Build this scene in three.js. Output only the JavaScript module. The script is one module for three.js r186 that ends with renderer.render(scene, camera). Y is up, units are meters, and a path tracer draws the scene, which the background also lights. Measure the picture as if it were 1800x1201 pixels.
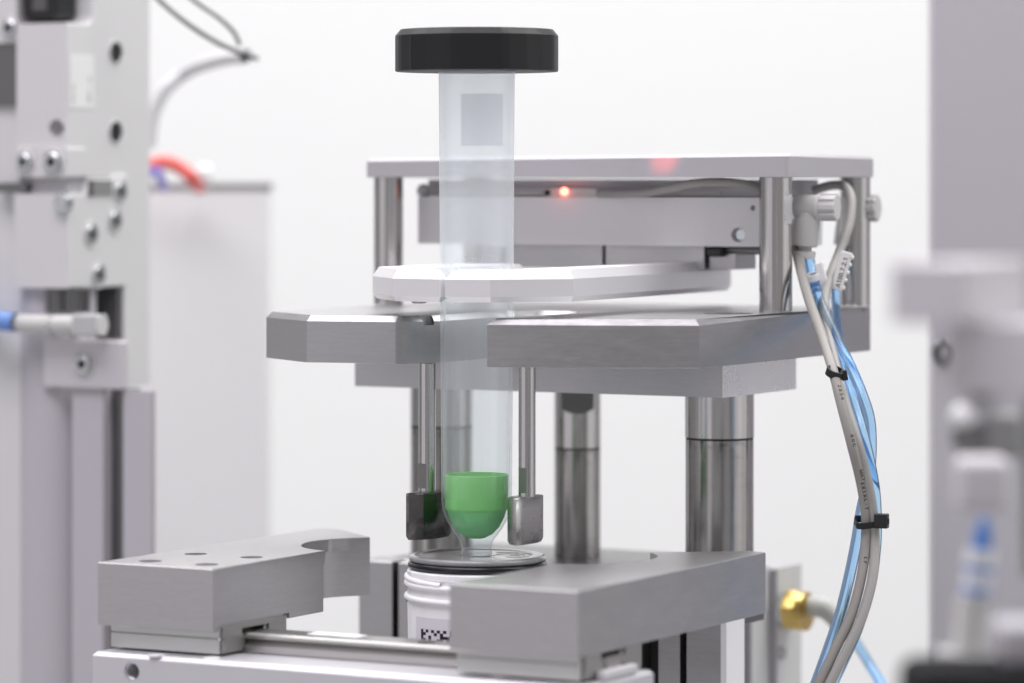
import * as THREE from 'three';
import { RoundedBoxGeometry } from 'three/addons/geometries/RoundedBoxGeometry.js';
import { mergeGeometries, toCreasedNormals } from 'three/addons/utils/BufferGeometryUtils.js';
import { RectAreaLightUniformsLib } from 'three/addons/lights/RectAreaLightUniformsLib.js';
import { Brush, Evaluator, SUBTRACTION, ADDITION } from 'three-bvh-csg';

// ------------------------------------------------------------------ camera, light, exposure
// metres; the tube stands on the origin's axis, y = 0 is the top of the base plate
const scene = new THREE.Scene();
const PX = 1.5 / 6600;                                   // metres per photograph pixel at the tube
const EYE = new THREE.Vector3(62 * PX, 806.5 * PX, 1.5);
const camera = new THREE.PerspectiveCamera(2 * Math.atan(600.5 / 6600) * 180 / Math.PI, 1800 / 1201, 0.05, 30);
camera.position.copy(EYE);
camera.lookAt(EYE.x, EYE.y, 0);
camera.setViewOffset(1800, 1201, 0, 290.5, 1800, 1201);  // the lens is shifted down, as verticals stay parallel
camera.focus = 1.508;
camera.userData.fStop = 5.2;
camera.updateProjectionMatrix();

const renderer = new THREE.WebGLRenderer({ antialias: true });
renderer.toneMapping = THREE.LinearToneMapping;
renderer.toneMappingExposure = 1.2;
renderer.shadowMap.enabled = true;
scene.background = new THREE.Color().setRGB(0.285, 0.28, 0.288);   // the dim room round the machine

RectAreaLightUniformsLib.init();
function addedPanel(label, x, y, z, w, h, radiance, tint, target, glow = 0.9) {  // unseen panels, added to light the machine and show in its metal
  const t = new THREE.Group(); t.name = numbered('added_light_panel'); scene.add(t);
  t.userData = { label, category: 'light panel', group: 'added light panels round the machine' };
  t.position.set(x, y, z);
  t.lookAt(new THREE.Vector3(...target));                // +z of the group faces the machine
  const l = new THREE.RectAreaLight(new THREE.Color().setRGB(...tint), radiance, w, h);
  l.position.set(0, 0, 0.012); l.rotation.y = Math.PI; t.add(l);   // a RectAreaLight shines along its own -z
  const d = new THREE.Mesh(new THREE.BoxGeometry(w, h, 0.01), new THREE.MeshStandardMaterial({ color: 0x999999, emissive: new THREE.Color().setRGB(...tint), emissiveIntensity: glow }));
  d.name = 'diffuser'; t.add(d);
  const fs = [];
  for (const s of [-1, 1]) { fs.push(new THREE.BoxGeometry(w + 0.06, 0.03, 0.03).translate(0, s * (h / 2 + 0.016), 0), new THREE.BoxGeometry(0.03, h, 0.03).translate(s * (w / 2 + 0.016), 0, 0)); }
  const f = new THREE.Mesh(mergeGeometries(fs), new THREE.MeshStandardMaterial({ color: 0xcccccc, roughness: 0.5 })); f.name = 'frame'; t.add(f);
}
const used = {};
function numbered(n) { const k = used[n] = (used[n] ?? -1) + 1; return k ? `${n}_${String(k).padStart(3, '0')}` : n; }
addedPanel('broad white light panel added overhead towards the back wall', -0.1, 1.55, -0.80, 2.6, 0.9, 4.2, [1, 1, 1], [-0.1, 0, -0.82]);
addedPanel('broad white light panel added overhead in front of the machine', -0.5, 1.8, 0.75, 1.9, 0.8, 4.8, [1.0, 0.945, 1.03], [-0.3, 0, 0.45]);
addedPanel('upright soft white light panel added out of view in front of the machine to the left', -1.5, 0.35, 1.15, 1.7, 1.5, 0.15, [1.0, 0.95, 1.04], [0, 0.15, 0], 0.195);  // softbox added out of view for the reflection in the front faces
addedPanel('white light panel added overhead to the right of the machine', 1.5, 1.7, 0.1, 1.0, 1.6, 3.0, [0.98, 1.0, 0.97], [0.9, 0, -0.1]);

// ------------------------------------------------------------------ helpers
const TURN = 29 * Math.PI / 180, C = Math.cos(TURN), S = Math.sin(TURN);
const at = (x, y, d) => new THREE.Vector3(EYE.x + (x - 900) * PX * d, EYE.y - (y - 310) * PX * d, 1.5 - 1.5 * d);
const yAt = (y, d) => EYE.y - (y - 310) * PX * d;
const U = (u) => 1.5 * u;
let seed = 7;
const rnd = () => { seed = (seed * 1664525 + 1013904223) >>> 0; return seed / 4294967296; };
// machine axes: x along the front of the machine, -z to its back, turned 29 degrees
function thing(name, label, category, group, pos = [0, 0, 0], turn = -TURN) {
  const o = new THREE.Group(); o.name = numbered(name); o.position.set(...pos); o.rotation.y = turn; scene.add(o);
  o.userData = { label, category }; if (group) o.userData.group = group;
  return o;
}
function part(name, geo, mat, parent, label) {
  const m = new THREE.Mesh(geo, mat); m.name = name; m.castShadow = m.receiveShadow = true; parent.add(m);
  if (label) m.userData.label = label;
  return m;
}
function lone(name, geo, mat, label, category, group) {
  const m = part(numbered(name), geo, mat, scene); m.userData = { label, category }; if (group) m.userData.group = group;
  return m;
}
// uv in metres: along each face's own horizontal, and up
function boxUV(g, turnTop = 0) {
  if (g.index) g = g.toNonIndexed();
  const p = g.attributes.position, n = g.attributes.normal, uv = new Float32Array(p.count * 2), a = new THREE.Vector3(), b = new THREE.Vector3(), c = new THREE.Vector3(), f = new THREE.Vector3();
  for (let i = 0; i < p.count; i += 3) {
    a.fromBufferAttribute(p, i); b.fromBufferAttribute(p, i + 1); c.fromBufferAttribute(p, i + 2);
    f.copy(b).sub(a).cross(c.clone().sub(a)).normalize();
    const flat = Math.abs(f.y) > 0.8, l = Math.hypot(f.x, f.z) || 1, tx = flat ? Math.cos(turnTop) : f.z / l, tz = flat ? Math.sin(turnTop) : -f.x / l;
    [a, b, c].forEach((q, k) => { uv[(i + k) * 2] = q.x * tx + q.z * tz; uv[(i + k) * 2 + 1] = flat ? -q.x * tz + q.z * tx : q.y + 0.013 * (f.x > 0.3 ? 1 : 0); });
  }
  g.setAttribute('uv', new THREE.BufferAttribute(uv, 2));
  return g;
}
const area = (p) => p.reduce((s, q, i) => { const r = p[(i + 1) % p.length]; return s + q[0] * r[1] - r[0] * q[1]; }, 0);
function inset(p, d) {
  return p.map((q, i) => {
    const a = p[(i + p.length - 1) % p.length], b = p[(i + 1) % p.length];
    let e = [q[0] - a[0], q[1] - a[1]], f = [b[0] - q[0], b[1] - q[1]]; const le = Math.hypot(...e), lf = Math.hypot(...f);
    const n = [-e[1] / le, e[0] / le], m = [-f[1] / lf, f[0] / lf], k = 1 + n[0] * m[0] + n[1] * m[1];
    return [q[0] + d * (n[0] + m[0]) / Math.max(k, 0.3), q[1] + d * (n[1] + m[1]) / Math.max(k, 0.3)];
  });
}
// a prism on polygon [x, v] (v = -z) from y0 to y1, its top and bottom edges chamfered; yTop bends the top (a worn or tapered plate)
function prism(poly, y0, y1, { ct = 0.0003, cb = 0.0003, cth, cbh, top, crease = 0.45, raw = false } = {}) {
  if (area(poly) < 0) poly = poly.slice().reverse();
  cth ??= ct; cbh ??= cb; top ??= () => 0;
  const pos = [], T = inset(poly, ct), B = inset(poly, cb), n = poly.length;
  const v = (q, y) => pos.push(q[0], y, -q[1]);
  const rings = [[B, () => y0], [poly, () => y0 + cbh], [poly, (q) => y1 - cth + top(q)], [T, (q) => y1 + top(q)]];
  for (let r = 0; r < 3; r++) for (let i = 0; i < n; i++) {
    const j = (i + 1) % n, [A, ya] = rings[r], [D, yd] = rings[r + 1];
    v(A[i], ya(poly[i])); v(A[j], ya(poly[j])); v(D[j], yd(poly[j])); v(A[i], ya(poly[i])); v(D[j], yd(poly[j])); v(D[i], yd(poly[i]));
  }
  const tri = THREE.ShapeUtils.triangulateShape(poly.map((q) => new THREE.Vector2(...q)), []);
  for (const [a, b, c] of tri) { v(T[a], y1 + top(poly[a])); v(T[b], y1 + top(poly[b])); v(T[c], y1 + top(poly[c])); v(B[a], y0); v(B[c], y0); v(B[b], y0); }
  let g = new THREE.BufferGeometry(); g.setAttribute('position', new THREE.Float32BufferAttribute(pos, 3)); g.computeVertexNormals();
  if (raw) return g;
  g = toCreasedNormals(g, crease);
  return boxUV(g);
}
const evaluator = new Evaluator(); evaluator.attributes = ['position', 'normal']; evaluator.useGroups = false;
function cut(g, ...tools) {
  let b = new Brush(g); b.geometry.deleteAttribute('uv'); b.updateMatrixWorld();
  for (const t of tools) { t.deleteAttribute('uv'); const q = new Brush(t); q.updateMatrixWorld(); b = evaluator.evaluate(b, q, SUBTRACTION); }
  let r = b.geometry; if (r.index) r = r.toNonIndexed();
  return boxUV(r);
}
// streak maps run along a shaft: u round it, v along it
function shaftUV(g, x, z) {
  const p = g.attributes.position, t = g.attributes.uv; g.computeBoundingBox(); const { min, max } = g.boundingBox;
  for (let i = 0; i < p.count; i += 3) { const us = [0, 1, 2].map((k) => Math.atan2(p.getX(i + k) - x, p.getZ(i + k) - z) / (2 * Math.PI)); for (let k = 0; k < 3; k++) { let u = us[k]; if (u - us[0] > 0.5) u -= 1; if (us[0] - u > 0.5) u += 1; t.setXY(i + k, u, (p.getY(i + k) - min.y) / (max.y - min.y)); } }
  return g;
}
const cyl = (r, h, seg = 40, r2 = r) => new THREE.CylinderGeometry(r, r2, h, seg);
const box = (x0, x1, y0, y1, z0, z1) => boxUV(new THREE.BoxGeometry(x1 - x0, y1 - y0, z1 - z0).translate((x0 + x1) / 2, (y0 + y1) / 2, (z0 + z1) / 2));
function rbox(x0, x1, y0, y1, z0, z1, r = 0.0006, seg = 2) { return boxUV(new RoundedBoxGeometry(x1 - x0, y1 - y0, z1 - z0, seg, r).translate((x0 + x1) / 2, (y0 + y1) / 2, (z0 + z1) / 2)); }
const lathe = (pts, seg = 64, sharp = 0.5) => { const g = new THREE.LatheGeometry(pts.map((p) => new THREE.Vector2(...p)), seg); return sharp ? toCreasedNormals(g, sharp) : g; };
const arc = (cx, cy, r, a0, a1, n) => Array.from({ length: n + 1 }, (_, i) => { const a = a0 + (a1 - a0) * i / n; return [cx + r * Math.cos(a), cy + r * Math.sin(a)]; });
function fillet(poly, radii, n = 6) {
  const out = [];
  poly.forEach((q, i) => {
    const r = radii[i] ?? 0; if (!r) { out.push(q); return; }
    const a = poly[(i + poly.length - 1) % poly.length], b = poly[(i + 1) % poly.length];
    const e = [a[0] - q[0], a[1] - q[1]], f = [b[0] - q[0], b[1] - q[1]], le = Math.hypot(...e), lf = Math.hypot(...f);
    const P = [q[0] + e[0] / le * r, q[1] + e[1] / le * r], Q = [q[0] + f[0] / lf * r, q[1] + f[1] / lf * r];
    for (let k = 0; k <= n; k++) { const t = k / n, s = 1 - t; out.push([s * s * P[0] + 2 * s * t * q[0] + t * t * Q[0], s * s * P[1] + 2 * s * t * q[1] + t * t * Q[1]]); }
  });
  return out;
}
const uv = (list) => list.map(([u, v]) => [U(u), U(v)]);
const curve = (pts, tension = 0.5) => new THREE.CatmullRomCurve3(pts.map((p) => Array.isArray(p) ? at(...p) : p), false, 'catmullrom', tension);
const tube = (pts, r, seg = 90, rad = 20) => new THREE.TubeGeometry(curve(pts), seg, r, rad);

// ------------------------------------------------------------------ textures and materials
function lattice(w, h, s) { let z = s; const r = () => { z = (z * 1664525 + 1013904223) >>> 0; return z / 4294967296; }; const a = new Float32Array(w * h); for (let i = 0; i < a.length; i++) a[i] = r(); return (x, y) => { const i = Math.floor(x), j = Math.floor(y), fx = x - i, fy = y - j, sx = fx * fx * (3 - 2 * fx), sy = fy * fy * (3 - 2 * fy), g = (p, q) => a[((q % h) + h) % h * w + ((p % w) + w) % w]; return (g(i, j) * (1 - sx) + g(i + 1, j) * sx) * (1 - sy) + (g(i, j + 1) * (1 - sx) + g(i + 1, j + 1) * sx) * sy; }; }
function dataTex(n, f, { srgb = false, repeat = [1, 1] } = {}) {
  const d = new Uint8Array(n * n * 4);
  for (let y = 0; y < n; y++) for (let x = 0; x < n; x++) { const c = f(x / n, y / n), o = (y * n + x) * 4; for (let k = 0; k < 3; k++) d[o + k] = Math.max(0, Math.min(255, 255 * (Array.isArray(c) ? c[k] : c))); d[o + 3] = 255; }
  const t = new THREE.DataTexture(d, n, n); t.wrapS = t.wrapT = THREE.RepeatWrapping; t.magFilter = THREE.LinearFilter; t.minFilter = THREE.LinearMipmapLinearFilter; if (srgb) t.colorSpace = THREE.SRGBColorSpace; t.repeat.set(...repeat); t.needsUpdate = true;
  return t;
}
const nA = lattice(24, 512, 3), nB = lattice(64, 256, 5), nC = lattice(12, 12, 9), nD = lattice(256, 256, 11), nE = lattice(5, 48, 13), nF = lattice(40, 40, 17);
// milled aluminium: fine strokes along the face, broad soft cutter bands, faint blotches
const nG = lattice(8, 64, 21), nH = lattice(16, 128, 23);
const millLine = (x, y) => 0.25 * nA(x * 24, y * 512) + 0.15 * nD(x * 256, y * 256) + 0.25 * nG(x * 8, y * 64) + 0.35 * nH(x * 16, y * 128);
const millBand = (x, y) => nE(x * 5, y * 48);
const milledRough = dataTex(512, (x, y) => 0.62 + 0.34 * (millLine(x, y) - 0.5) + 0.05 * (millBand(x, y) - 0.5) + 0.05 * (nC(x * 12, y * 12) - 0.5), { repeat: [24, 24] });
const milledColor = dataTex(512, (x, y) => { const k = 0.93 + 0.17 * (millLine(x, y) - 0.5) + 0.04 * (millBand(x, y) - 0.5) + 0.02 * (nC(x * 12, y * 12) - 0.5); return [k, k, k]; }, { repeat: [24, 24] });
const milledBump = dataTex(512, (x, y) => millLine(x, y), { repeat: [24, 24] });
// bead-blasted, anodised aluminium: fine even grain
const grain = dataTex(256, (x, y) => 0.6 * nD(x * 256, y * 256) + 0.4 * nF(x * 40, y * 40), { repeat: [50, 50] });
// drawn steel: fine streaks along the shaft, broad bands painted as reflections (u runs round a cylinder, v along it)
const streak = (x, y) => 0.6 * nA(y * 2, x * 180) + 0.4 * nB(y * 6, x * 256);
const shaftRough = dataTex(512, (x, y) => 0.55 + 0.35 * (streak(x, y) - 0.5), {});
const shaftColor = dataTex(512, (x, y) => { const k = 0.84 + 0.5 * (nE(0.5, x * 24) - 0.5) + 0.3 * (nE(1.5, x * 48) - 0.5) + 0.10 * (streak(x, y) - 0.5); return [k, k * 0.995, k * 0.99]; }, {});
// smeared, rubbed bright aluminium
const smear = (x, y) => 0.5 * nC(x * 12, y * 12) + 0.3 * nF(x * 40, y * 40) + 0.2 * nC(y * 24 + 3, x * 12);
const smearRough = dataTex(256, (x, y) => 0.25 + 0.7 * smear(x, y), { repeat: [14, 14] });

// the tube is a little more frosted towards its top
const haze = dataTex(256, (x, y) => { const k = Math.max(0, Math.min(1, (y - 0.8) / 0.1)); return 0.36 + 0.15 * Math.min(1, k * 1.5); });
const P = (o) => new THREE.MeshPhysicalMaterial(o);
const rgb = (r, g, b) => new THREE.Color().setRGB(r, g, b);
const M = {
  milled: P({ color: rgb(0.57, 0.56, 0.565), map: milledColor, metalness: 1, roughness: 0.62, roughnessMap: milledRough, bumpMap: milledBump, bumpScale: 0.000012 }),
  milledDark: P({ color: rgb(0.51, 0.505, 0.51), map: milledColor, metalness: 1, roughness: 0.58, roughnessMap: milledRough, bumpMap: milledBump, bumpScale: 0.000012 }),
  blasted: P({ color: rgb(0.92, 0.91, 0.925), metalness: 0.85, roughness: 0.5, bumpMap: grain, bumpScale: 0.00001 }),
  anodised: P({ color: rgb(0.54, 0.525, 0.55), metalness: 0.6, roughness: 0.6, bumpMap: grain, bumpScale: 0.000008 }),
  lightAnodised: P({ color: rgb(0.88, 0.87, 0.885), metalness: 0.12, roughness: 0.62, bumpMap: grain, bumpScale: 0.000008 }),
  steel: P({ color: rgb(0.62, 0.61, 0.60), map: shaftColor, metalness: 1, roughness: 0.30, roughnessMap: shaftRough }),
  rubbed: P({ color: rgb(0.92, 0.92, 0.93), metalness: 0.75, roughness: 0.6, roughnessMap: smearRough }),
  railSteel: P({ color: rgb(0.48, 0.475, 0.46), metalness: 1, roughness: 0.3 }),
  carriageSteel: P({ color: rgb(0.60, 0.605, 0.585), metalness: 1, roughness: 0.42, bumpMap: grain, bumpScale: 0.00001 }),
  screw: P({ color: rgb(0.60, 0.62, 0.63), metalness: 1, roughness: 0.25 }),
  darkSteel: P({ color: rgb(0.22, 0.22, 0.22), metalness: 1, roughness: 0.35 }),
  blackPlastic: P({ color: rgb(0.012, 0.012, 0.013), roughness: 0.42 }),
  rubber: P({ color: rgb(0.008, 0.008, 0.010), roughness: 0.25 }),
  hole: P({ color: rgb(0.02, 0.02, 0.02), roughness: 0.8 }),
  brass: P({ color: rgb(0.80, 0.58, 0.20), metalness: 1, roughness: 0.28 }),
  greyPlastic: P({ color: rgb(0.60, 0.595, 0.585), roughness: 0.45, bumpMap: grain, bumpScale: 0.00002 }),
  lightPlastic: P({ color: rgb(0.62, 0.62, 0.60), roughness: 0.5 }),
  baseAlu: P({ color: rgb(0.70, 0.685, 0.715), metalness: 0.6, roughness: 0.42, bumpMap: grain, bumpScale: 0.000008 }),
  axisAlu: P({ color: rgb(0.70, 0.695, 0.695), metalness: 0.15, roughness: 0.6, bumpMap: grain, bumpScale: 0.000008 }),
  bracketAlu: P({ color: rgb(0.64, 0.62, 0.65), metalness: 0.3, roughness: 0.6 }),
  panelLight: P({ color: rgb(0.50, 0.50, 0.50), roughness: 0.5 }),
  paleBlue: P({ color: rgb(0.16, 0.30, 0.68), roughness: 0.4 }),
  panelDark: P({ color: rgb(0.30, 0.30, 0.30), metalness: 0.4, roughness: 0.5 }),
  cabinetGrey: P({ color: rgb(0.86, 0.865, 0.855), roughness: 0.7 }),
  matteBlack: P({ color: rgb(0.008, 0.008, 0.009), roughness: 0.85, specularIntensity: 0.3 }),
  hoseGrey: P({ color: rgb(0.66, 0.66, 0.66), roughness: 0.5 }),
  whitePlastic: P({ color: rgb(0.94, 0.935, 0.95), roughness: 0.35, clearcoat: 0.3, clearcoatRoughness: 0.25 }),
  lidGrey: P({ color: rgb(0.26, 0.26, 0.26), roughness: 0.22, clearcoat: 0.5, clearcoatRoughness: 0.15 }),
  white: P({ color: rgb(0.86, 0.86, 0.86), roughness: 0.6 }),
  wall: P({ color: rgb(0.73, 0.73, 0.725), roughness: 0.95 }),
  sheetGrey: P({ color: rgb(0.66, 0.66, 0.66), roughness: 0.6 }),
  panelGrey: P({ color: rgb(0.50, 0.485, 0.515), roughness: 0.7 }),
  red: P({ color: rgb(0.75, 0.10, 0.08), roughness: 0.35, clearcoat: 0.4 }),
  violet: P({ color: rgb(0.28, 0.24, 0.70), roughness: 0.35 }),
  blueHose: P({ color: rgb(0.09, 0.24, 0.62), roughness: 0.3 }),
  blueTube: P({ color: rgb(0.97, 0.98, 1.0), roughness: 0.12, transmission: 1, thickness: 0.003, ior: 1.36, attenuationColor: rgb(0.42, 0.69, 0.98), attenuationDistance: 0.0048 }),
  greyCable: P({ color: rgb(0.37, 0.36, 0.345), roughness: 0.5 }),
  darkWire: P({ color: rgb(0.16, 0.16, 0.16), roughness: 0.5 }),
  greenPlastic: P({ color: rgb(0.27, 0.76, 0.22), roughness: 0.5, transmission: 0.12, thickness: 0 }),
  greenRim: P({ color: rgb(0.36, 0.74, 0.30), roughness: 0.4 }),
  greenLow: P({ color: rgb(0.21, 0.67, 0.25), roughness: 0.5 }),
  frosted: P({ color: rgb(0.955, 0.982, 1.0), roughness: 1, roughnessMap: haze, transmission: 1, thickness: 0, ior: 1.4 }),
  clear: P({ color: rgb(1, 1, 1), roughness: 0.10, transmission: 1, thickness: 0, ior: 1.6 }),
  patch: P({ color: rgb(0.86, 0.855, 0.885), roughness: 0.45, transmission: 0.96, thickness: 0 }),
};

// ------------------------------------------------------------------ the setting
{
  const w = part(numbered('wall'), new THREE.BoxGeometry(7, 4.2, 0.1).translate(0, 0.6, -1.85), M.wall, scene); w.userData = { kind: 'structure', label: 'bright white wall behind the machine' };
  const w2 = part(numbered('wall'), new THREE.BoxGeometry(0.1, 4.2, 2.2).translate(2.2, 0.6, 0.75), M.white, scene); w2.userData = { kind: 'structure', label: 'white side wall added out of view on the right of the machine' };  // unseen wall, added as a bright reflection for the right of the columns
  const f = part('floor', new THREE.BoxGeometry(7, 0.1, 5).translate(0, -1.05, 0.4), P({ color: rgb(0.45, 0.45, 0.45), roughness: 0.6 }), scene); f.userData = { kind: 'structure', label: 'grey floor far below the machine' };
}

// ------------------------------------------------------------------ fixture frame: slotted plate, carrier block, columns, standoffs, top plate
const frame = thing('fixture_frame', 'aluminium fixture of two plates on standoffs carried by round steel columns', 'machine frame');
{
  const rel = (X, D) => { const x = X + 0.0094, d = D - 1; return [C * x - S * d, S * x + C * d]; };          // top view of the photograph to machine axes
  const R = (list) => list.map(([x, D]) => rel((x - 900) * D / 6600, D)).map(([u, v]) => [U(u), U(v)]);
  let p = R([[468, 1.036], [539, 1.0093], [703, 1.0017]]);
  const slotL = [U(-0.0135), 0], slotR = [U(0.0100), 0];
  const left = R([[742, 1.0055]])[0];
  let right = R([[856, 0.9853], [1022, 0.980], [1229, 0.978], [1530, 1.0785]]);
  // slot: runs to the back of the machine, rounded at its end
  const end = arc(U(-0.00175), U(0.034), U(0.01175), Math.PI, 0, 14);
  const back = [[U(0.098), U(0.118)], [U(-0.085), U(0.118)]];
  let poly = [...p, left, [slotL[0], U(0.004)], ...end, [slotR[0], right[0][1] + 0.004], ...right, [right[3][0], U(0.118)], [p[0][0] - 0.006, U(0.118)]];
  poly = fillet(poly, { 2: 0.0022, [3 + 2 + end.length]: 0.0012 }, 5);
  const sp = (x, y, d) => { const w = at(x, y, d); const X = w.x, Z = w.z; return [C * X + S * Z, -S * X + C * Z]; };   // world to machine x, z
  const [hx, hz] = sp(1280, 551, 1.022), [kx, kz] = sp(975, 555.5, 1.004), [lx, lz] = sp(748, 553, 1.008);
  let plate = prism(poly, yAt(648, 0.978), yAt(562, 0.978), { ct: 0.0022, cth: 0.0024, cb: 0.0002, raw: true });
  const top = yAt(562, 0.978);
  plate = cut(toCreasedNormals(plate, 0.4), cyl(0.0102, 0.006).translate(hx, top, hz), cyl(0.0034, 0.008).translate(kx, top, kz), cyl(0.0034, 0.008).translate(lx, top, lz));
  part('slotted_plate', plate, M.milledDark, frame, 'thick lower plate with chamfered edges and a slot round the tube');
  // carrier block
  const b0 = rel(370 * 1.02 / 6600, 1.02), bl = rel(-268 * 1.079 / 6600, 1.079), br = rel(505 * 1.0608 / 6600, 1.0608);
  const x0 = U(bl[0]), x1 = U(b0[0]), v0 = U(b0[1]), v1 = U(br[1]), yb = yAt(699.5, 1.02), yt = yAt(648, 0.978) - 0.00005;
  part('carrier_block', box(x0, x1, yb, yt, -v1, -v0), M.milledDark, frame);
  part('end_face', box(x1, x1 + 0.0004, yb, yt, -v1, -v0), M.rubbed, frame, 'rubbed bright end of the carrier block');
  // columns
  const colTop = yb, colBot = 0.0164;
  const column = (X, D, r, seam, flat) => {
    const [u, v] = rel(X, D), x = U(u), z = -U(v), R0 = r;
    let g = cyl(R0, colTop - seam, 64).translate(x, (colTop + seam) / 2, z);
    if (flat) { const w = box(-R0 * 0.75, R0 * 0.75, seam + (colTop - seam) * 0.62, colTop + 0.01, R0 * 0.72, R0 * 1.3); w.applyMatrix4(new THREE.Matrix4().makeRotationY(TURN - 0.05)); w.translate(x, 0, z); }
    part('guide_column', g, M.steel, frame);
    part('guide_column', cyl(R0 * 0.985, seam - colBot - 0.0009, 64).translate(x, (seam - 0.0009 + colBot) / 2, z), M.stained, frame, 'stained lower length of a column');
    part('joint_ring', cyl(R0 * 0.972, 0.0014, 48).translate(x, seam - 0.00045, z), M.hole, frame);
    return [x, z, R0];
  };
  const stain = dataTex(512, (x, y) => { const s = nF(x * 40, y * 40) * 0.5 + nC(x * 12, y * 24) * 0.5, drip = Math.max(0, nB(x * 64, y * 6) - 0.45) * 1.6, near = Math.max(0, 1 - (1 - y) * 7), k = 0.84 - 0.5 * Math.max(0, s - 0.5) * (0.3 + 1.6 * near) - drip * (0.12 + 0.7 * near) + 0.5 * (nE(0.5, x * 24) - 0.5) + 0.3 * (nE(1.5, x * 48) - 0.5); return [k, k, k * 0.99]; });  // blotches and drips are stain; the broad bands paint reflections
  M.stained = P({ color: rgb(0.50, 0.49, 0.48), map: stain, metalness: 1, roughness: 0.36, roughnessMap: shaftRough });
  column(0.0579, 1.047, U(0.0097), yAt(771, 1.04));
  column(-0.0205, 1.092, U(0.0092), yAt(748, 1.09));
  const mid = column(0.0192, 1.10, U(0.0069), yAt(788, 1.095));
  // flat with a half-round end milled into the middle column
  {
    const w = at(1015, 712, 1.095), a = Math.atan2(EYE.x - w.x, EYE.z - w.z);
    const g = new THREE.Shape(); g.moveTo(-0.0072, 0.006); g.lineTo(-0.0072, -0.0015); g.quadraticCurveTo(0, -0.0062, 0.0072, -0.0015); g.lineTo(0.0072, 0.006);
    const e = new THREE.ExtrudeGeometry(g, { depth: 0.0006, bevelEnabled: false }); e.rotateY(a + TURN); e.translate(mid[0] + Math.sin(a + TURN) * mid[2] * 0.97, yAt(712, 1.095), mid[1] + Math.cos(a + TURN) * mid[2] * 0.97);
    part('wrench_flat', boxUV(e), M.darkSteel, frame);
  }
  // standoffs and the top plate
  const sy0 = top - 0.0001, sy1 = yAt(312, 1.03);
  for (const [X, D, r] of [[0.0731, 1.0405, 0.0046], [-0.0362, 1.100, 0.0043], [0.0990, 1.0835, 0.0044], [-0.0105, 1.143, 0.0043]]) {
    const [u, v] = rel(X, D);
    const x = U(u), z = -U(v), R0 = U(r); let g = cyl(R0, sy1 - sy0, 64).translate(x, (sy0 + sy1) / 2, z);
    if (D < 1.05) { // two flats for a spanner
      const fl = (s) => box(s > 0 ? R0 * 0.83 : -R0 * 2, s > 0 ? R0 * 2 : -R0 * 0.83, yAt(394, 1.035), yAt(342, 1.035), -R0 * 2, R0 * 2).translate(x, 0, z);
      g = shaftUV(cut(g, fl(1), fl(-1)), x, z);
    }
    const s = part('standoff', g, M.steel, frame);
    if (D < 1.05) part('wrench_flat', box(R0 * 0.815, R0 * 0.834, yAt(393.6, 1.035), yAt(342.4, 1.035), -R0 * 0.54, R0 * 0.54).translate(x, 0, z), M.rubbed, s);
  }
  const c0 = rel(0.0758, 1.0295), cl = rel(-0.0425, 1.0948), cr = rel(0.1036, 1.0805);
  const tp = fillet([[U(c0[0]), U(c0[1])], [U(c0[0]), U(cr[1])], [U(cl[0]), U(cr[1])], [U(cl[0]), U(c0[1])]], { 0: 0.003 }, 6);
  const drop = (q) => -0.0017 * Math.max(0, (U(c0[0]) - q[0]) / (U(c0[0]) - U(cl[0]))) - 0.0009 * Math.max(0, (q[1] - U(c0[1])) / (U(cr[1]) - U(c0[1])));
  part('top_plate', prism(tp, sy1, yAt(269.5, 1.03), { ct: 0.0011, cth: 0.0012, cb: 0.0003, top: drop }), M.anodised, frame, 'upper plate with rounded front corner lying on four standoffs');
  M.rel = rel; M.sp = sp;
}
const rel = M.rel, sp = M.sp; delete M.rel; delete M.sp;
const REL = (x, D) => rel((x - 900) * D / 6600, D).map(U);      // photograph column and depth to machine x, v

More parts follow.
